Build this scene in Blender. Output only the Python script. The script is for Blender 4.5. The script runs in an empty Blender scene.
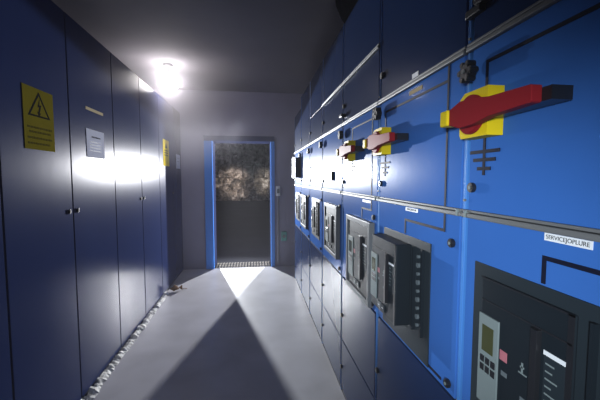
import bpy, bmesh, math, random
from mathutils import Vector, Matrix
random.seed(7)
col = bpy.context.scene.collection
R = math.radians
XL, XR, YE = -1.11, 0.57, 5.35      # faces of the two cabinet rows, end wall

# ------------------------------------------------------------------ materials
def mat(name, color, rough=.5, metal=0., coat=0., coat_rough=.1, bump=0., bscale=40., vary=0., vscale=6., emit=None, estr=0., bdist=.002, stretch=(1,1,1), tint=None, spec=.5):
    m = bpy.data.materials.new(name); m.use_nodes = True
    nt = m.node_tree; b = nt.nodes['Principled BSDF']
    b.inputs['Base Color'].default_value = (*color, 1)
    b.inputs['Roughness'].default_value = rough
    b.inputs['Metallic'].default_value = metal
    b.inputs['Coat Weight'].default_value = coat
    b.inputs['Coat Roughness'].default_value = coat_rough
    b.inputs['Specular IOR Level'].default_value = spec
    if tint: b.inputs['Specular Tint'].default_value = (*tint, 1)
    if emit:
        b.inputs['Emission Color'].default_value = (*emit, 1); b.inputs['Emission Strength'].default_value = estr
    tc = nt.nodes.new('ShaderNodeTexCoord'); mp = nt.nodes.new('ShaderNodeMapping')
    mp.inputs['Scale'].default_value = stretch
    nt.links.new(tc.outputs['Object'], mp.inputs['Vector'])
    if vary:
        n = nt.nodes.new('ShaderNodeTexNoise'); n.inputs['Scale'].default_value = vscale; n.inputs['Detail'].default_value = 5
        nt.links.new(mp.outputs[0], n.inputs['Vector'])
        mx = nt.nodes.new('ShaderNodeMix'); mx.data_type = 'RGBA'
        mx.inputs[6].default_value = (*[c*(1-vary) for c in color], 1)
        mx.inputs[7].default_value = (*[min(1, c*(1+vary)) for c in color], 1)
        nt.links.new(n.outputs['Fac'], mx.inputs[0]); nt.links.new(mx.outputs[2], b.inputs['Base Color'])
    if bump:
        n = nt.nodes.new('ShaderNodeTexNoise'); n.inputs['Scale'].default_value = bscale; n.inputs['Detail'].default_value = 3
        nt.links.new(mp.outputs[0], n.inputs['Vector'])
        bp = nt.nodes.new('ShaderNodeBump'); bp.inputs['Strength'].default_value = bump; bp.inputs['Distance'].default_value = bdist
        nt.links.new(n.outputs['Fac'], bp.inputs['Height']); nt.links.new(bp.outputs[0], b.inputs['Normal'])
        nt.links.new(bp.outputs[0], b.inputs['Coat Normal'])
    return m

M = dict(
    blue=mat('blue_enamel', (.036, .130, .43), .26, spec=.01, coat=.032, coat_rough=.06, bump=.25, bscale=9, bdist=.0015, vary=.06, tint=(.7,.8,1)),
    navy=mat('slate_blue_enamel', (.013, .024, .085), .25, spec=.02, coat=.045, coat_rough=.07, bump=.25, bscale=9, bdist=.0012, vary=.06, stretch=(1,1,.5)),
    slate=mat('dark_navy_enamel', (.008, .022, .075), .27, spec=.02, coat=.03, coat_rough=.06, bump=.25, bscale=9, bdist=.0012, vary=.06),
    seam=mat('dark_gap', (.006, .010, .025), .7),
    profile=mat('corner_profile_blue', (.05, .19, .52), .35, coat=.4),
    silver=mat('brushed_aluminium', (.17, .175, .18), .5, spec=.2, metal=.25, bump=.1, bscale=60, stretch=(1,.05,1)),
    black=mat('black_plastic', (.010, .011, .014), .35),
    mimic=mat('black_mimic_tape', (.004, .006, .02), .6, spec=.1),
    plate=mat('dark_grey_plate', (.015, .023, .030), .5, spec=.15, vary=.1),
    breaker=mat('charcoal_plastic', (.007, .012, .017), .5, spec=.15, vary=.1),
    rim=mat('grey_frame', (.13, .14, .15), .45, spec=.15),
    yellow=mat('yellow_plastic', (.78, .58, .008), .5, spec=.15),
    red=mat('red_plastic', (.26, .014, .020), .55, spec=.06),
    lightgrey=mat('light_grey_plastic', (.17, .21, .215), .5, spec=.2),
    lcd=mat('olive_display', (.045, .050, .015), .2),
    white=mat('white_label', (.75, .78, .82), .5),
    pink=mat('pink_label', (.40, .13, .16), .5),
    paper=mat('paper', (.52, .54, .62), .7, spec=0),
    sign=mat('yellow_sign_dimmed', (.15, .125, .010), .6, spec=0, vary=.12, vscale=9),  # darkened base: the dim light on the near sign is in its colour
    signy=mat('yellow_sign_bright', (.75, .58, .03), .5, spec=0),
    beige=mat('beige_strip', (.50, .42, .26), .6, spec=0),
    ink=mat('black_ink', (.015, .015, .015), .6, spec=0),
    greytext=mat('grey_ink', (.10, .125, .14), .6),
    frame=mat('bright_blue_door_frame', (.08, .28, .80), .6, spec=0),
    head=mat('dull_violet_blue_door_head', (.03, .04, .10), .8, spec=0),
    wall=mat('painted_concrete', (.26, .26, .36), .8, bump=.3, bscale=14, bdist=.004, vary=.15, vscale=3),
    ceil=mat('grey_ceiling', (.20, .19, .21), .85, bump=.3, bscale=8, bdist=.006, vary=.2, vscale=2),
    tubing=mat('plain_black', (.006, .006, .010), .7, spec=0),
    sealant=mat('crumbly_sealant', (.72, .72, .68), .9, bump=.8, bscale=60, bdist=.006, vary=.3, vscale=30),
    leaf=mat('dry_brown', (.22, .12, .05), .8),
    opal=mat('opal_lamp_glass', (.9, .9, .9), .3, emit=(1, .93, .97), estr=48),
    lampbase=mat('lamp_base', (.2, .2, .2), .5),
    tread=mat('steel_tread', (.30, .28, .25), .9, spec=0),
    green=mat('green_plastic', (.10, .38, .33), .5),
    cable=mat('grey_pvc', (.30, .30, .34), .5),
    rockfloor=mat('wet_asphalt', (.022, .023, .028), .8, spec=0, bump=.6, bscale=3, bdist=.03, vary=.4, vscale=1.2),
    rock=mat('pinkish_rock', (.32, .25, .20), .9, bump=1., bscale=2.5, bdist=.15, vary=.75, vscale=2.2),
    darkrock=mat('dark_rock', (.07, .07, .065), .95, bump=1., bscale=2.5, bdist=.1, vary=.5, vscale=1.5),
)
# floor: grey epoxy with faint scuffs
def floor_mat():
    m = mat('grey_epoxy_floor', (.40, .40, .43), .33, coat=.25, coat_rough=.2, bump=.25, bscale=30, bdist=.001)
    nt = m.node_tree; b = nt.nodes['Principled BSDF']
    tc = nt.nodes.new('ShaderNodeTexCoord')
    n = nt.nodes.new('ShaderNodeTexNoise'); n.inputs['Scale'].default_value = 3.0; n.inputs['Detail'].default_value = 8
    nt.links.new(tc.outputs['Object'], n.inputs['Vector'])
    r = nt.nodes.new('ShaderNodeValToRGB')
    r.color_ramp.elements[0].position = .3; r.color_ramp.elements[0].color = (.40, .40, .42, 1)
    r.color_ramp.elements[1].position = .7; r.color_ramp.elements[1].color = (.51, .51, .54, 1)
    nt.links.new(n.outputs['Fac'], r.inputs[0]); nt.links.new(r.outputs[0], b.inputs['Base Color'])
    return m
M['floor'] = floor_mat()

def rock_mat():
    m = M['rock']; nt = m.node_tree; b = nt.nodes['Principled BSDF']
    tc = nt.nodes.new('ShaderNodeTexCoord'); n = nt.nodes.new('ShaderNodeTexNoise')
    n.inputs['Scale'].default_value = 1.9; n.inputs['Detail'].default_value = 9; n.inputs['Roughness'].default_value = .72
    nt.links.new(tc.outputs['Object'], n.inputs['Vector'])
    r = nt.nodes.new('ShaderNodeValToRGB'); e = r.color_ramp.elements
    e[0].position = .42; e[0].color = (.03, .027, .022, 1); e[1].position = .66; e[1].color = (.72, .68, .68, 1)
    k = e.new(.52); k.color = (.22, .19, .17, 1)
    nt.links.new(n.outputs['Fac'], r.inputs[0]); nt.links.new(r.outputs[0], b.inputs['Base Color'])
rock_mat()
# ------------------------------------------------------------------ mesh helpers
class MB:
    def __init__(s): s.bm = bmesh.new()
    def box(s, x0, x1, y0, y1, z0, z1, bev=0., seg=2, rot=None):
        x0, x1 = min(x0,x1), max(x0,x1); y0, y1 = min(y0,y1), max(y0,y1); z0, z1 = min(z0,z1), max(z0,z1)
        t = bmesh.new(); bmesh.ops.create_cube(t, size=1)
        bmesh.ops.scale(t, vec=(x1-x0, y1-y0, z1-z0), verts=t.verts)
        if bev:
            bev = min(bev, .45*min(x1-x0, y1-y0, z1-z0))
            bmesh.ops.bevel(t, geom=t.edges[:], offset=bev, segments=seg, affect='EDGES', profile=.5)
        if rot: bmesh.ops.rotate(t, cent=(0,0,0), matrix=rot, verts=t.verts)
        bmesh.ops.translate(t, vec=((x0+x1)/2, (y0+y1)/2, (z0+z1)/2), verts=t.verts)
        return s.merge(t)
    def cyl(s, c, r, d, axis='x', r2=None, seg=24, bev=0.):
        t = bmesh.new(); bmesh.ops.create_cone(t, cap_ends=True, segments=seg, radius1=r, radius2=r if r2 is None else r2, depth=d)
        if bev:
            e = [e for e in t.edges if len(e.link_faces) == 2 and any(len(f.verts) > 4 for f in e.link_faces)]
            bmesh.ops.bevel(t, geom=e, offset=bev, segments=2, affect='EDGES')
        m = {'x': Matrix.Rotation(R(-90), 3, 'Y'), 'y': Matrix.Rotation(R(90), 3, 'X'), 'z': Matrix.Identity(3)}[axis]
        bmesh.ops.rotate(t, cent=(0,0,0), matrix=m, verts=t.verts)
        bmesh.ops.translate(t, vec=c, verts=t.verts)
        return s.merge(t)
    def tube(s, pts, r, seg=12):
        pts = [Vector(p) for p in pts]; rings = []
        for i, p in enumerate(pts):
            d = (pts[min(i+1, len(pts)-1)] - pts[max(i-1, 0)]).normalized()
            up = Vector((0,0,1)) if abs(d.z) < .9 else Vector((1,0,0))
            a = d.cross(up).normalized(); b = d.cross(a).normalized()
            rr = r(i) if callable(r) else r
            rings.append([s.bm.verts.new(p + a*rr*math.cos(2*math.pi*k/seg) + b*rr*math.sin(2*math.pi*k/seg)) for k in range(seg)])
        for i in range(len(rings)-1):
            for k in range(seg):
                s.bm.faces.new((rings[i][k], rings[i][(k+1)%seg], rings[i+1][(k+1)%seg], rings[i+1][k]))
        s.bm.faces.new(rings[0]); s.bm.faces.new(rings[-1][::-1])
        return s
    def prism(s, pts2, x0, x1):     # outline in (y, z), extruded along x
        a = [s.bm.verts.new((x0, p[0], p[1])) for p in pts2]; b = [s.bm.verts.new((x1, p[0], p[1])) for p in pts2]
        n = len(pts2); s.bm.faces.new(a); s.bm.faces.new(b[::-1])
        for i in range(n): s.bm.faces.new((a[i], b[i], b[(i+1)%n], a[(i+1)%n]))
        return s
    def merge(s, t):
        me = bpy.data.meshes.new('t'); t.to_mesh(me); t.free(); s.bm.from_mesh(me); bpy.data.meshes.remove(me); return s
    def build(s, name, m, parent=None, smooth=False, **tags):
        bmesh.ops.recalc_face_normals(s.bm, faces=s.bm.faces)
        me = bpy.data.meshes.new(name); s.bm.to_mesh(me); s.bm.free()
        me.materials.append(m if not isinstance(m, str) else M[m])
        if smooth:
            for p in me.polygons: p.use_smooth = True
        o = bpy.data.objects.new(name, me); col.objects.link(o)
        if parent: o.parent = parent
        for k, v in tags.items(): o[k] = v
        return o
def box(name, m, parent, *a, bev=0., **tags): return MB().box(*a, bev=bev).build(name, m, parent, **tags)
def empty(name, loc, label, cat, group=None):
    o = bpy.data.objects.new(name, None); o.location = loc; o.empty_display_size = .1; col.objects.link(o)
    o['label'] = label; o['category'] = cat
    if group: o['group'] = group
    return o
def tag(o, label, cat, group=None):
    o['label'] = label; o['category'] = cat
    if group: o['group'] = group
    return o
def lettering(text, size, m, parent, loc, face=-1, name='lettering', sx=1.):
    """raised lettering on a vertical face; face=-1 faces -x (right row), +1 faces +x (left row)"""
    c = bpy.data.curves.new('t', 'FONT'); c.body = text; c.size = size; c.extrude = .0003
    c.align_x = 'CENTER'; c.align_y = 'CENTER'
    to = bpy.data.objects.new('t', c); col.objects.link(to)
    bpy.context.view_layer.update()
    me = bpy.data.meshes.new_from_object(to.evaluated_get(bpy.context.evaluated_depsgraph_get()))
    bpy.data.objects.remove(to)
    me.transform(Matrix.Diagonal((sx, 1, 1, 1)))
    rot = Matrix.Rotation(R(-90 if face < 0 else 90), 4, 'Z') @ Matrix.Rotation(R(90), 4, 'X')
    me.transform(Matrix.Translation(loc) @ rot)
    me.materials.clear(); me.materials.append(M[m])
    o = bpy.data.objects.new(name, me); col.objects.link(o); o.parent = parent
    return o

# ------------------------------------------------------------------ setting
def struct(o): o['kind'] = 'structure'; return o
CZ = 2.80
struct(box('floor', 'floor', None, -1.9, 1.4, -1.6, YE, -.1, 0))
struct(box('ceiling', 'ceil', None, -1.9, 1.4, -1.6, YE+.35, CZ, CZ+.1))
struct(box('wall_left', 'wall', None, -2.0, -1.9, -1.6, YE, -.1, CZ+.1))
struct(box('wall_right', 'wall', None, 1.4, 1.5, -1.6, YE, -.1, CZ+.1))
JL, JR, JT = -.64, .27, 2.03
w = MB(); w.box(-1.9, JL-.125, YE, YE+.35, 0, CZ); w.box(JR+.06, 1.4, YE, YE+.35, 0, CZ); w.box(JL-.125, JR+.06, YE, YE+.35, JT+.08, CZ)
struct(w.build('wall_end', 'wall'))
# doorway: structural frame without a leaf
d = MB(); d.box(JL-.125, JL-.002, YE-.03, YE+.05, 0, JT, bev=.004); d.box(JR+.002, JR+.06, YE-.03, YE+.05, 0, JT, bev=.004)
door = struct(d.build('door_1', 'frame'))
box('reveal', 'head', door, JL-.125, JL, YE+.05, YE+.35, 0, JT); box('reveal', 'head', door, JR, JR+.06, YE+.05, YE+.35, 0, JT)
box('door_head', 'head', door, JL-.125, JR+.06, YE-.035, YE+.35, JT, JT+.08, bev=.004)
th = box('threshold', 'rockfloor', door, JL, JR, YE, YE+.35, -.1, 0)
# serrated steel tread bars in the doorway
tr = MB()
for i in range(19):
    x = JL+.03+i*.047
    for k in range(5):
        tr.box(x-.006, x+.006, YE+.01+k*.066, YE+.065+k*.066, 0.001, .006+.004*(k%2), rot=Matrix.Rotation(R(-28), 3, 'Z'))
tag(tr.build('steel_grating', 'tread'), 'serrated steel grating strip lying in the doorway threshold', 'grating')

# tunnel beyond the door
struct(box('floor_tunnel', 'rockfloor', None, -9, 9, YE+.35, 23, -.1, 0))
from mathutils import noise
def rock(name, m, f, nu, nv, amp, sc):
    mb = MB(); g = []
    for i in range(nu+1):
        row = []
        for j in range(nv+1):
            p, n = f(i/nu, j/nv); p = Vector(p); n = Vector(n)
            d = noise.fractal(p*sc, .9, 2.1, 5)*amp + noise.cell(p*sc*1.7)*amp*.3
            row.append(mb.bm.verts.new(p+n*d))
        g.append(row)
    for i in range(nu):
        for j in range(nv): mb.bm.faces.new((g[i][j], g[i+1][j], g[i+1][j+1], g[i][j+1]))
    return struct(mb.build(name, m))
rock('wall_tunnel_far', 'rock', lambda u, v: ((-9+18*u, 21.5, -.3+5.5*v), (0,-1,0)), 220, 70, .9, .8)
rock('wall_tunnel_left', 'darkrock', lambda u, v: ((-7.5, 5.6+17*u, -.3+5.5*v), (1,0,0)), 60, 25, .5, .6)
rock('wall_tunnel_right', 'darkrock', lambda u, v: ((7.5, 5.6+17*u, -.3+5.5*v), (-1,0,0)), 60, 25, .5, .6)
rock('ceiling_tunnel', 'darkrock', lambda u, v: ((-9+18*u, 5.6+17*v, 4.5), (0,0,-1)), 60, 60, .6, .6)
w = MB(); w.box(-9, -1.9, YE+.25, YE+.35, -.1, 5); w.box(1.4, 9, YE+.25, YE+.35, -.1, 5); w.box(-1.9, 1.4, YE+.25, YE+.35, CZ+.1, 5)
struct(w.build('wall_tunnel_near', 'darkrock'))

# ------------------------------------------------------------------ right row: switchgear
PITCH = .63
# generic pieces, all in the cubicle's local frame: x = out of the panel face is negative, y along the row, z up
def rotary(parent, y, z=1.605, grip=True):
    base = MB()
    s = .056
    pts = [(y-.048, z-s), (y+.048, z-s), (y+.054, z-s+.010), (y+.054, z+s-.012), (y+.036, z+s), (y-.048, z+s)]
    base.prism(pts, -.001, -.042)
    b = base.build('rotary_switch', 'yellow', parent)
    MB().cyl((-.048, y+.002, z-.002), .047, .012, 'x', seg=40, bev=.003).build('dial', 'red', b, smooth=False)
    yn, yf = y-.203, y+.080
    g = MB()
    # grip: waisted bar, deep at the middle, with a slim far tail
    prof = [(yf, .013), (y+.045, .021), (y+.01, .032), (y-.04, .030), (y-.09, .021), (yn+.004, .0165), (yn, .0145)]
    pts = [(a, z-.002+h*1.0) for a, h in prof] + [(a, z-.002-h) for a, h in reversed(prof)]
    g.prism(pts, -.052, -.074)
    go = g.build('grip', 'red', b)
    mod = go.modifiers.new('b', 'BEVEL'); mod.width = .0015; mod.segments = 2
    k = MB(); yn -= .022; pr = [(y+.03, .013), (y-.05, .014), (yn+.002, .0125)]
    k.prism([(a, z-.004+h) for a, h in pr] + [(a, z-.004-h) for a, h in reversed(pr)], -.010, -.0525)
    k.build('grip_core', 'black', b, label='black core behind the red grip')
    MB().box(-.080, -.045, yf-.030, yf+.004, z-.022, z+.018, bev=.004).build('tail_cap', 'yellow', b)
    return b
def lockp(parent, y, z, r=.013, name='lock'):
    l = MB().cyl((-.006, y, z), r, .012, 'x', bev=.002).build(name, 'black', parent)
    MB().cyl((-.0125, y, z), r*.35, .002, 'x').build('key_hole', 'lightgrey', l)
    return l
def star_knob(parent, y, z):
    k = MB().cyl((-.022, y, z), .021, .026, 'x', bev=.004)
    for i in range(6):
        a = i*math.pi/3
        k.cyl((-.024, y+.021*math.cos(a), z+.021*math.sin(a)), .008, .024, 'x', seg=12, bev=.002)
    o = k.build('star_knob', 'black', parent)
    MB().cyl((-.037, y, z), .006, .004, 'x').build('screw', 'silver', o)
    return o
def mimic(parent, segs, w=.0085, name='mimic_line'):
    m = MB()
    for (y0, z0, y1, z1) in segs:
        if abs(y0-y1) > abs(z0-z1): m.box(-.0018, 0, min(y0,y1)-w/2, max(y0,y1)+w/2, z0-w/2, z0+w/2)
        else: m.box(-.0019, 0, y0-w/2, y0+w/2, min(z0,z1), max(z0,z1))
    return m.build(name, 'mimic', parent)
def hinge_bits(): pass

def breaker(parent, ya, yb, z0, z1, kind):
    """ya<yb. the breaker behind its cut-out plate"""
    if kind == 'framed':
        pm = MB()
        t = .028
        pm.box(-.028, 0, ya, ya+t, z0, z1, bev=.003); pm.box(-.028, 0, yb-t, yb, z0, z1, bev=.003)
        pm.box(-.028, 0, ya+t, yb-t, z1-t, z1, bev=.003); pm.box(-.028, 0, ya+t, yb-t, z0, z0+t, bev=.003)
        pl = pm.build('breaker_frame', 'rim', parent)
    else:
        pl = box('breaker_plate', 'plate', parent, -.004, 0, ya, yb, z0, z1, bev=.001)
    out = {'framed': .020, 'flush': .012, 'drawn': .062}[kind]
    fa, fb = {'drawn': (yb-.255, yb-.012), 'framed': (ya+.035, yb-.037), 'flush': (yb-.280, yb-.040)}[kind]
    zt, zb = (z1-.028, z0+(.085 if kind == 'drawn' else .030))
    br = box('circuit_breaker', 'breaker', parent, -out, -.003, fa, fb, zb, zt, bev=.004)
    W = fb-fa; x = -out
    def r(nm, m, a, b_, c, d_, dep=.003, par=br, **kw): return box(nm, m, par, x-dep, x, fb-a*W, fb-b_*W, zt-c*(zt-zb), zt-d_*(zt-zb), bev=.0006, **kw)
    # groove lines
    g = MB()
    H = zt-zb
    for c in (.155,):
        g.box(x-.0012, x, fa+.01*W, fb-.01*W, zt-c*H-.002, zt-c*H+.002)
    g.box(x-.0012, x, fa, fa+.012, zb, zt); g.box(x-.0012, x, fa, fb, zt-.004, zt)
    g.build('groove', 'black', br)
    du = r('display_unit', 'lightgrey', .0, .27, .25, .87, .004)
    x2 = x-.004
    box('screen', 'lcd', du, x2-.001, x2, fb-.055*W, fb-.21*W, zt-.32*H, zt-.50*H)
    for i in range(2):
        for j in range(3):
            yy = fb-(.04+.075*j)*W; zz = zt-(.535+.06*i)*H
            box('button', 'black', du, x2-.002, x2, yy, yy-.055*W, zz, zz-.045*H, bev=.0006)
    r('lever_slot', 'black', .67, .73, .16, .80, .012)
    nl = r('name_label', 'plate', .76, .95, .25, .62, .0012)
    box('title_bar', 'white', nl, x-.0022, x-.0012, fb-.76*W, fb-.95*W, zt-.255*H, zt-.28*H)
    tx = MB()
    for i in range(6):
        zz = zt-(.32+.042*i)*H; l = .05+.09*random.random()
        tx.box(x-.0018, x-.0012, fb-.78*W, fb-(.78+l)*W, zz, zz-.009*H)
    tx.build('lettering', 'lightgrey', nl)
    st = r('red_mark', 'pink', .285, .375, .42, .485, .0012)
    for (a, c) in ((.31, .55), (.54, .62)):
        box('status_window', 'greytext', br, x-.0012, x, fb-a*W, fb-(a+.07)*W, zt-c*H, zt-(c+.03)*H)
    ar = MB(); cy, cz = fb-.55*W, zt-.44*H
    ar.box(x-.0012, x, cy-.002, cy+.002, cz-.012, cz+.010); ar.box(x-.0012, x, cy-.012, cy+.009, cz-.015, cz-.012); ar.box(x-.0012, x, cy-.005, cy+.005, cz-.002, cz+.002)
    ar.build('arrow_mark', 'lightgrey', br)
    # lower control strip
    for i, a in enumerate((.36, .52)):
        b2 = r('push_button', 'plate' if i else 'rim', a, a+.11, .86, .95, .006)
        box('button_mark', 'white', b2, x-.0068, x-.006, fb-(a+.03)*W, fb-(a+.08)*W, zt-.90*H, zt-.91*H)
    if kind != 'framed':
        for i in range(9):
            zz = zt-.03-i*(H-.06)/8
            MB().cyl((-.008, ya+.070, zz), .006+.003*(i%2), .008, 'x', seg=14).build('contact', 'greytext', pl)
        box('guide_rail', 'breaker', pl, -.014, -.004, ya+.035, ya+.045, zb, zt)
        box('guide_rail', 'breaker', pl, -.014, -.004, ya+.098, ya+.106, zb, zt)
    return pl

def cubicle(y0, n, label, shift=0., kind='flush', top=2.42, has_switch=True, extra=None):
    c = empty('switchgear_cubicle', (XR, y0, 0), label, 'electrical cabinet', 'blue switchgear cubicles along the right side')
    g = .0045                              # half gap
    A, B = .016, PITCH-.016                # panel span between the corner profiles
    box('body', 'seam', c, .010, .62, .0012, PITCH-.001, .001, top-.004)
    box('side_cover', 'blue', c, .012, .618, .0001, .0011, .03, top-.01)
    prof = MB()                            # rounded blue corner profile between two columns
    prof.box(-.001, .012, PITCH-.006, PITCH, .02, top, bev=.003); prof.box(-.001, .012, .0, .006, .02, top, bev=.003)
    prof.build('corner_profile', 'profile', c)
    def panel(nm, za, zb, ya=A, yb=B, mm='blue', tilt=0.):
        p = MB(); p.box(0, .014, ya+g-.004, yb-g+.004, za+g, zb-g, bev=.0022)
        o = p.build(nm, mm, c)
        return o
    cuts = [.045, .38, .805, 1.355, 1.79, top]
    if n in (2, 3, 4): cuts = [.045, .38, .805, 1.355, 1.79, 2.045, top]
    names = {(.045): 'bottom_door', .38: 'lower_door', .805: 'breaker_door', 1.355: 'switch_door', 1.79: 'upper_door', 2.045: 'top_door'}
    doors = {}
    for a, b in zip(cuts, cuts[1:]):
        if a == 1.355 and n in (3, 4):      # a small instrument cover splits this door
            doors['instrument'] = panel('instrument_cover', 1.355, 1.555)
            doors[a] = panel('switch_door', 1.555, 1.79); continue
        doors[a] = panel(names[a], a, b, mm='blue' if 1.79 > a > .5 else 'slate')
    box('plinth', 'seam', c, .012, .03, .0, PITCH, 0, .045)
    # rails
    rz = [1.355, 1.79] + ([2.045] if n in (2, 3) else [])
    for z in rz:
        ra = MB(); w = .0105
        ra.box(-.013, .001, .004, PITCH-.004, z-w, z+w*.2, bev=.003); ra.box(-.010, .001, .004, PITCH-.004, z+w*.35, z+w, bev=.002)
        ro = ra.build('rail', 'silver', c)
        if z < 1.4:
            box('rail_clip', 'lightgrey', ro, -.0145, .0, .010, .018, z-.010, z+.009, bev=.001); box('rail_clip', 'lightgrey', ro, -.0145, 0, PITCH-.026, PITCH-.018, z-.010, z+.009, bev=.001)
    # mimic diagram
    dd = doors
    hs = .545+shift-.02*(n == 2)
    if has_switch:
        rotary(doors[1.355], hs+.0, 1.605 if n < 4 else 1.64)
        up, lo = 1.735, 1.292
        mimic(dd[1.355], [(hs+.012, 1.66, hs+.012, up), (.09, up, hs+.012, up), (.09, up, .09, 1.785), (.09, 1.365, .09, up), (hs+.012, 1.457, hs+.012, 1.55)])
        e = MB(); cc = hs+.012
        for z, w in ((1.516, .053), (1.4955, .040), (1.4735, .024)): e.box(-.0022, 0, cc-w, cc+w, z-.0044, z+.0044)
        if n != 3: e.build('earth_symbol', 'mimic', dd[1.355])
        bx = .35+shift+(.022 if n == 0 else 0)
        mimic(dd[.805], [(.09, lo, .09, 1.345), (.09, lo, bx, lo), (bx, 1.24, bx, lo)], .009)
        mimic(dd[.805], [(.09, .828, .30, .828), (.30, .828, .30, .86)])
    # breaker
    ya = .16+shift
    breaker(dd[.805], ya, ya+{0: .413, 2: .40}.get(n, .388), .80+.02 if n < 3 else .90, 1.236 if n < 3 else 1.262, kind)
    # locks and knobs
    for (y, z, d_) in ((.594, 1.425, dd[1.355]), (.045, 1.262, dd[.805]), (.045, .84, dd[.805]), (.598, .549, dd[.38]), (.598, .20, dd[.045])):
        if d_ is not None: lockp(d_, y, z)
    lockp(dd[1.79], .594, 1.90, .014)
    if n != 1: star_knob(dd[1.79] if False else c, .600, 1.722)
    else: star_knob(c, .600, 1.735)
    for z in (1.39, 1.815): MB().cyl((-.003, PITCH-.005, z), .0035, .006, 'x', seg=10).build('screw', 'silver', c)
    if extra: extra(c, dd)
    return c

def ex0(c, dd):
    l = box('name_strip', 'white', dd[.805], -.0016, 0, .280, .374, 1.3275, 1.3425)
    lettering('SERVICEJOPLURE', .0115, 'ink', l, (-.0017, .327, 1.335))
    # black catch above the star knob
    k = MB(); k.box(-.018, 0, .57, .628, 1.862, 1.882, bev=.003); k.box(-.022, 0, .54, .585, 1.878, 1.900, bev=.003)
    k.build('catch', 'black', dd[1.79])
    box('tape_strip', 'beige', dd[1.79], -.0012, 0, .36, .42, 1.82, 1.832)
def ex1(c, dd):
    l = box('name_strip', 'white', dd[.805], -.0016, 0, .256, .349, 1.3275, 1.3405)
    lettering('SERVICEJOPLURE', .010, 'ink', l, (-.0017, .302, 1.334))
    box('tape_strip', 'beige', dd[1.355], -.0014, 0, .245, .340, 1.752, 1.766)
    box('tape_strip', 'white', dd[1.79], -.0014, 0, .275, .320, 1.806, 1.822)
def ex2(c, dd):
    box('name_strip', 'white', dd[.805], -.0016, 0, .10, .22, 1.325, 1.338)
    k = MB(); k.box(-.03, 0, .565, .625, 1.83, 1.85, bev=.003)
    k.build('catch', 'black', dd[1.79])
def ex3(c, dd):
    t = MB(); t.box(-.018, 0, .245, .255, 1.43, 1.50, bev=.002); t.box(-.022, -.006, .255, .34, 1.458, 1.468, bev=.002)
    t.build('latch_handle', 'black', dd['instrument'])
    b = MB(); b.box(-.003, 0, .02, .61, 1.550, 1.560); b.build('trim_strip', 'black', dd['instrument'])
def ex6(c, dd):
    m = MB(); m.box(-.065, -.001, .03, .34, 1.455, 1.70, bev=.006)
    mo = m.build('meter_box', 'black', c)
    f = MB(); f.box(-.073, -.063, .025, .345, 1.68, 1.705, bev=.002); f.box(-.073, -.063, .025, .345, 1.45, 1.475, bev=.002)
    f.box(-.073, -.063, .025, .05, 1.475, 1.68, bev=.002); f.box(-.073, -.063, .32, .345, 1.475, 1.68, bev=.002)
    f.build('frame', 'white', mo)
    box('glass', 'lcd', mo, -.068, -.065, .05, .32, 1.475, 1.68)

cubicle(.83-PITCH, 0, 'nearest blue switchgear cubicle with the largest red and yellow rotary switch', kind='flush', extra=ex0)
cubicle(.83, 1, 'blue switchgear cubicle whose charcoal circuit breaker stands drawn out of its plate', kind='drawn', extra=ex1)
cubicle(1.46, 2, 'blue switchgear cubicle with a grey-framed breaker, third from the camera', shift=-.12, kind='framed', extra=ex2)
cubicle(2.09, 3, 'switchgear cubicle with a T-shaped latch, just beyond the farthest red rotary switch', shift=-.11, kind='framed', has_switch=False, extra=ex3)
cubicle(2.72, 4, 'switchgear cubicle between the T-latch cubicle and the last full-height one', shift=-.05, kind='flush', has_switch=False)
cubicle(3.35, 5, 'last full-height switchgear cubicle, next to the lower end cubicle', shift=-.05, kind='framed', has_switch=False)
cubicle(3.98, 6, 'lower end cubicle of the right row carrying the white-rimmed meter box', shift=-.05, kind='flush', top=2.29, has_switch=False, extra=ex6)

# ------------------------------------------------------------------ left row: plain tall cabinets
LS = [.99, 1.632, 2.21, 2.85, 3.49, 4.13, 4.80, 5.31]
def left_cab(i, label):
    y0 = LS[i]
    c = empty('tall_cabinet', (XL, y0, 0), label, 'electrical cabinet', 'slate blue cabinets along the left side')
    yb = LS[i+1]-y0
    box('body', 'seam', c, -.60, -.012, .001, yb-.001, .0, 2.435)
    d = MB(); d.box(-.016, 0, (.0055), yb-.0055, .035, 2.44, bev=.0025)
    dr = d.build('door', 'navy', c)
    if i % 2:
        ly = yb-.05
    else: ly = .045
    if 0 < i < 6:
        l = MB().cyl((.004, ly, 1.245), .013, .010, 'x', bev=.002)
        l.box(.006, .012, ly-.006, ly+.006, 1.238, 1.262, bev=.001)
        l.build('lock', 'black', dr)
    return c, dr
labs = ['tall cabinet nearest the camera on the left, cut off by the picture edge',
 'tall slate blue cabinet bearing the yellow lightning warning sign',
 'tall cabinet with a white sheet and a beige strip on its door',
 'tall blank cabinet right after the one with the white sheet',
 'second blank tall cabinet, just before the one with the narrow yellow sign',
 'tall cabinet with the narrow yellow sign on its door',
 'last tall cabinet of the left row, against the end wall']
L = [left_cab(i, t) for i, t in enumerate(labs)]
def left_sheet(name, m, y0, y1, z0, z1, label, cat, th=.0025):
    y0, y1, z0, z1 = y0*1.0278, y1*1.0278, 1.45+(z0-1.45)*1.0278, 1.45+(z1-1.45)*1.0278
    c = empty(name, (XL+.0004, (y0+y1)/2, (z0+z1)/2), label, cat)
    w, h = (y1-y0)/2, (z1-z0)/2
    s = MB().box(.0, th, -w, w, -h, h).build('sheet', m, c)
    return c, w, h, th
c, w, h, t = left_sheet('warning_sign', 'sign', 1.75, 1.99, 1.592, 1.898, 'large yellow sign with black lightning triangle on the left cabinet door', 'sign')
tri = MB(); cy, cz, r_ = 0, .055, .105
P3 = [(cy+r_*math.cos(a)*1.0, cz+r_*math.sin(a)*.82) for a in (R(90), R(210), R(330))]
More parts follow.
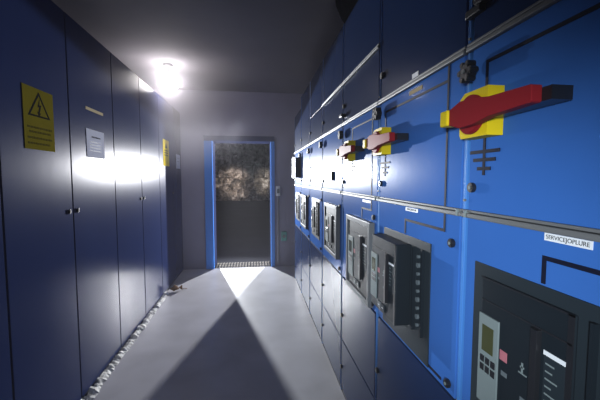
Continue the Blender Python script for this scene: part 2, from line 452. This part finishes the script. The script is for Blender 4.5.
for k in range(3):
    a, b = Vector(P3[k]), Vector(P3[(k+1)%3]); n = len(P3)
    ctr = Vector((sum(p[0] for p in P3)/3, sum(p[1] for p in P3)/3))
    ai, bi = a+(ctr-a)*.20, b+(ctr-b)*.20
    tri.prism([tuple(a), tuple(b), tuple(bi), tuple(ai)], t, t+.0008)
tri.build('triangle', 'ink', c)
bo = MB().prism([(.006+.000, cz+.052), (-.013, cz+.052-.045), (.002, cz+.010), (-.008, cz-.018), (-.015, cz-.014), (-.005, cz-.040), (.012, cz-.022), (.002, cz-.020), (.018, cz+.022), (.002, cz+.020)], t, t+.0008)
bo.build('lightning_bolt', 'ink', c)
def dashes(parent, rows, m, t, thick=.011):
    mb = MB()
    for (z, a, b, dens) in rows:
        y = a
        while y < b:
            l = .010+.016*random.random()
            mb.box(t, t+.0006, y, min(b, y+l), z-thick/2, z+thick/2); y += l+.005
    return mb.build('lettering', m, parent)
dashes(c, [(-.045, -.10, .10, 1), (-.068, -.085, .09, 1), (-.098, -.10, .10, 1), (-.126, -.10, .08, 1)], mat('olive_ink', (.07, .06, .01), .6, spec=0), t, .010)
c, w, h, t = left_sheet('notice_sheet', 'paper', 2.342, 2.60, 1.590, 1.775, 'white notice sheet on a left cabinet below the beige strip', 'paper')
dashes(c, [(.045, -.06, .07, 1)], 'ink', t, .009)
mbx = MB()
for z in (.01, -.01, -.03, -.05): mbx.box(t, t+.0005, -.09, .08, z-.002, z+.002)
mbx.build('fine_print', 'greytext', c)
tag(MB().box(0, .002, -.128, .128, -.010, .010).build('label_strip', 'beige'), 'beige label strip above the white notice sheet on left cabinet', 'label').location = (XL, 2.544, 1.920)
c, w, h, t = left_sheet('warning_sign', 'signy', 4.19, 4.46, 1.60, 1.92, 'narrow-looking yellow sign on the far end of the left row', 'sign')
mbx = MB()
mbx.prism([(-.05, .06), (.05, .06), (0, .13)], t, t+.0006)
mbx.build('triangle', 'ink', c)
dashes(c, [(.03, -.1, .1, 1), (0, -.1, .08, 1), (-.03, -.1, .1, 1)], 'ink', t, .012)
c, w, h, t = left_sheet('notice_sheet', 'paper', 4.86, 5.10, 1.585, 1.785, 'small white sheet just beyond the far yellow sign on left row', 'paper')
dashes(c, [(.05, -.08, .08, 1), (.0, -.08, .06, 1)], 'greytext', t, .008)

# crumbling sealant along the left row's foot
s = MB(); y = 1.9; prev = None; rng = random.Random(3); prof = []
N = 150
for i in range(N+1):
    yy = 1.6+(4.25-1.6)*i/N
    w = .034+.020*rng.random()+.022*max(0, noise.noise(Vector((yy*5, 0, 0)))); hh = .012+.030*rng.random()
    prof.append([s.bm.verts.new(v) for v in ((XL+.0015, yy, .0005), (XL+.0015, yy, hh), (XL+w*.5, yy, hh*.8), (XL+w, yy, .0005))])
for a, b in zip(prof, prof[1:]):
    for k in range(4): s.bm.faces.new((a[k], a[(k+1)%4], b[(k+1)%4], b[k]))
s.bm.faces.new(prof[0]); s.bm.faces.new(prof[-1][::-1])
tag(s.build('sealant_bead', 'sealant'), 'crumbling whitish bead along the floor at the foot of left cabinets', 'sealant')
# dry leaf like scrap
lf = MB(); g = []
for i in range(9):
    row = []
    for j in range(5):
        u, v = i/8-.5, j/4-.5
        row.append(lf.bm.verts.new((u*.15, v*.09*math.cos(u*2.6), .012+.028*abs(v)*2+.022*math.sin(u*9+v*4)+.012)))
    g.append(row)
for i in range(8):
    for j in range(4): lf.bm.faces.new((g[i][j], g[i+1][j], g[i+1][j+1], g[i][j+1]))
lf.tube([(.07, 0, .02), (.11, .02, .012), (.14, .01, .006)], .004, 6)
lo = lf.build('crumpled_scrap', 'leaf')
so = lo.modifiers.new('s', 'SOLIDIFY'); so.thickness = .003
lo.location = (-1.0, 4.33, .0); lo.rotation_euler = (0, 0, .5)
tag(lo, 'small crumpled brown scrap on the floor beside the left cabinets', 'debris')

# ------------------------------------------------------------------ end wall fittings
c = empty('light_switch', (.385, YE, 1.24), 'small white switch with a cable running down, right of the doorway', 'switch')
MB().box(-.036, .036, -.045, 0, -.08, .08, bev=.010).build('housing', 'white', c)
MB().box(-.020, .020, -.055, -.043, -.035, .035, bev=.004).build('rocker', 'lightgrey', c)
MB().tube([(-.0, -.014, -.075), (-.0, -.014, -1.20)], .011).build('cable', 'cable', c)
c = empty('wall_socket', (.48, YE, .50), 'small green socket low on the wall right of the doorway', 'socket')
MB().box(-.045, .045, -.03, 0, -.075, .075, bev=.006).build('housing', 'green', c)
MB().cyl((0, -.031, 0), .028, .006, 'y').build('cover', 'lightgrey', c)

# lamp hanging over the left row
LX, LY, LZ = -1.0, 4.2, 2.585
c = empty('globe_lamp', (LX, LY, CZ), 'glowing round lamp hanging from the ceiling above the left cabinets', 'lamp')
MB().cyl((0, 0, -.015), .055, .03, 'z', bev=.004).build('ceiling_rose', 'lampbase', c)
MB().cyl((0, 0, -.06), .030, .08, 'z').build('neck', 'lampbase', c)
g = MB(); t_ = bmesh.new(); bmesh.ops.create_uvsphere(t_, u_segments=32, v_segments=20, radius=.11); bmesh.ops.translate(t_, vec=(0,0,LZ-CZ), verts=t_.verts); g.merge(t_)
g.build('globe', 'opal', c, smooth=True)

# black flexible duct above the right row
pts = []  # ribbed black tube, straight and then curving off sideways
for i in range(61):
    t = i/60
    if t < .5: p = (.62, -.6+t*2*2.35, 2.62)
    else:
        a = (t-.5)*2*R(90); p = (.62+.70*(1-math.cos(a)), 1.75+.85*math.sin(a), 2.62)
    pts.append(p)
tag(MB().tube(pts, lambda i: .160+.008*(i%2), 24).build('black_tubing', 'tubing', smooth=False), 'black bending duct under the ceiling above the right cubicles', 'tubing')

# ------------------------------------------------------------------ lights
def spot(name, loc, target, power, size, blend, radius, color=(1,1,1)):
    l = bpy.data.lights.new(name, 'SPOT'); l.energy = power; l.spot_size = R(size); l.spot_blend = blend; l.shadow_soft_size = radius; l.color = color
    o = bpy.data.objects.new(name, l); col.objects.link(o); o.location = loc
    o.rotation_euler = (Vector(target)-Vector(loc)).to_track_quat('-Z', 'Y').to_euler(); return o
spot('work_light', (-1.45, 9.0, 1.62), (-.1, 4.0, 1.05), 3500, 46, .35, .045, (.93, .96, 1))
spot('work_light', (1.20, 9.0, 1.72), (-.35, 4.0, 1.05), 2900, 46, .35, .045, (.95, .95, 1))
spot('tunnel_light', (-3.0, 15.0, 1.6), (-1.45, 21.0, 1.15), 2600, 21, .8, .2, (1, .86, .74))
spot('tunnel_light', (1.6, 15.0, 1.6), (.78, 21.0, 1.25), 1500, 16, .8, .2, (1, .92, .80))
spot('tunnel_light', (0, 13.0, 3.5), (1.2, 21.0, 3.0), 60, 40, .8, .2, (.3, 1, .65))

spot('near_fill_spot', (-.75, -.9, 1.45), (.57, .95, 1.20), 310, 32, 1, .12, (.85, .93, 1))  # added fill from behind the camera, brightens the near right panels

W = bpy.data.worlds.new('World'); bpy.context.scene.world = W; W.use_nodes = True
W.node_tree.nodes['Background'].inputs[0].default_value = (.35, .5, 1, 1)
W.node_tree.nodes['Background'].inputs[1].default_value = .12
nt = W.node_tree; vs = nt.nodes.new('ShaderNodeVolumeScatter')      # thin haze hanging in the air
vs.inputs['Density'].default_value = .028; vs.inputs['Anisotropy'].default_value = .1; vs.inputs['Color'].default_value = (.92, .90, 1, 1)
ge = nt.nodes.new('ShaderNodeNewGeometry'); sx = nt.nodes.new('ShaderNodeSeparateXYZ'); mr = nt.nodes.new('ShaderNodeMapRange')
nt.links.new(ge.outputs['Position'], sx.inputs[0]); nt.links.new(sx.outputs['Y'], mr.inputs['Value'])
mr.inputs['From Min'].default_value = 5.1; mr.inputs['From Max'].default_value = 5.5     # the haze stays in the corridor
mr.inputs['To Min'].default_value = .014; mr.inputs['To Max'].default_value = .0
vd = nt.nodes.new('ShaderNodeVectorMath'); vd.operation = 'DISTANCE'; vd.inputs[1].default_value = (LX, LY, LZ)
nt.links.new(ge.outputs['Position'], vd.inputs[0])
m2 = nt.nodes.new('ShaderNodeMapRange'); m2.interpolation_type = 'SMOOTHSTEP'       # extra density added round the lamp to form its halo
m2.inputs['From Min'].default_value = 0; m2.inputs['From Max'].default_value = 1.25; m2.inputs['To Min'].default_value = .8; m2.inputs['To Max'].default_value = 0
nt.links.new(vd.outputs['Value'], m2.inputs['Value'])
ad = nt.nodes.new('ShaderNodeMath'); ad.operation = 'ADD'
nt.links.new(mr.outputs[0], ad.inputs[0]); nt.links.new(m2.outputs[0], ad.inputs[1]); nt.links.new(ad.outputs[0], vs.inputs['Density'])
nt.links.new(vs.outputs[0], nt.nodes['World Output'].inputs['Volume'])

# ------------------------------------------------------------------ camera
cam = bpy.data.cameras.new('Camera'); cam.lens = 36*330/600; cam.sensor_width = 36; cam.clip_start = .02
co = bpy.data.objects.new('Camera', cam); col.objects.link(co); co.location = (0, 0, 1.45)
yaw = math.atan(46/330); pit = math.atan(22/330)
co.rotation_euler = (R(90)-pit, 0, -yaw)
sc = bpy.context.scene; sc.camera = co
sc.view_settings.view_transform = 'Standard'; sc.view_settings.look = 'None'; sc.view_settings.gamma = 1
sc.view_settings.use_curve_mapping = False; sc.view_settings.exposure = 0
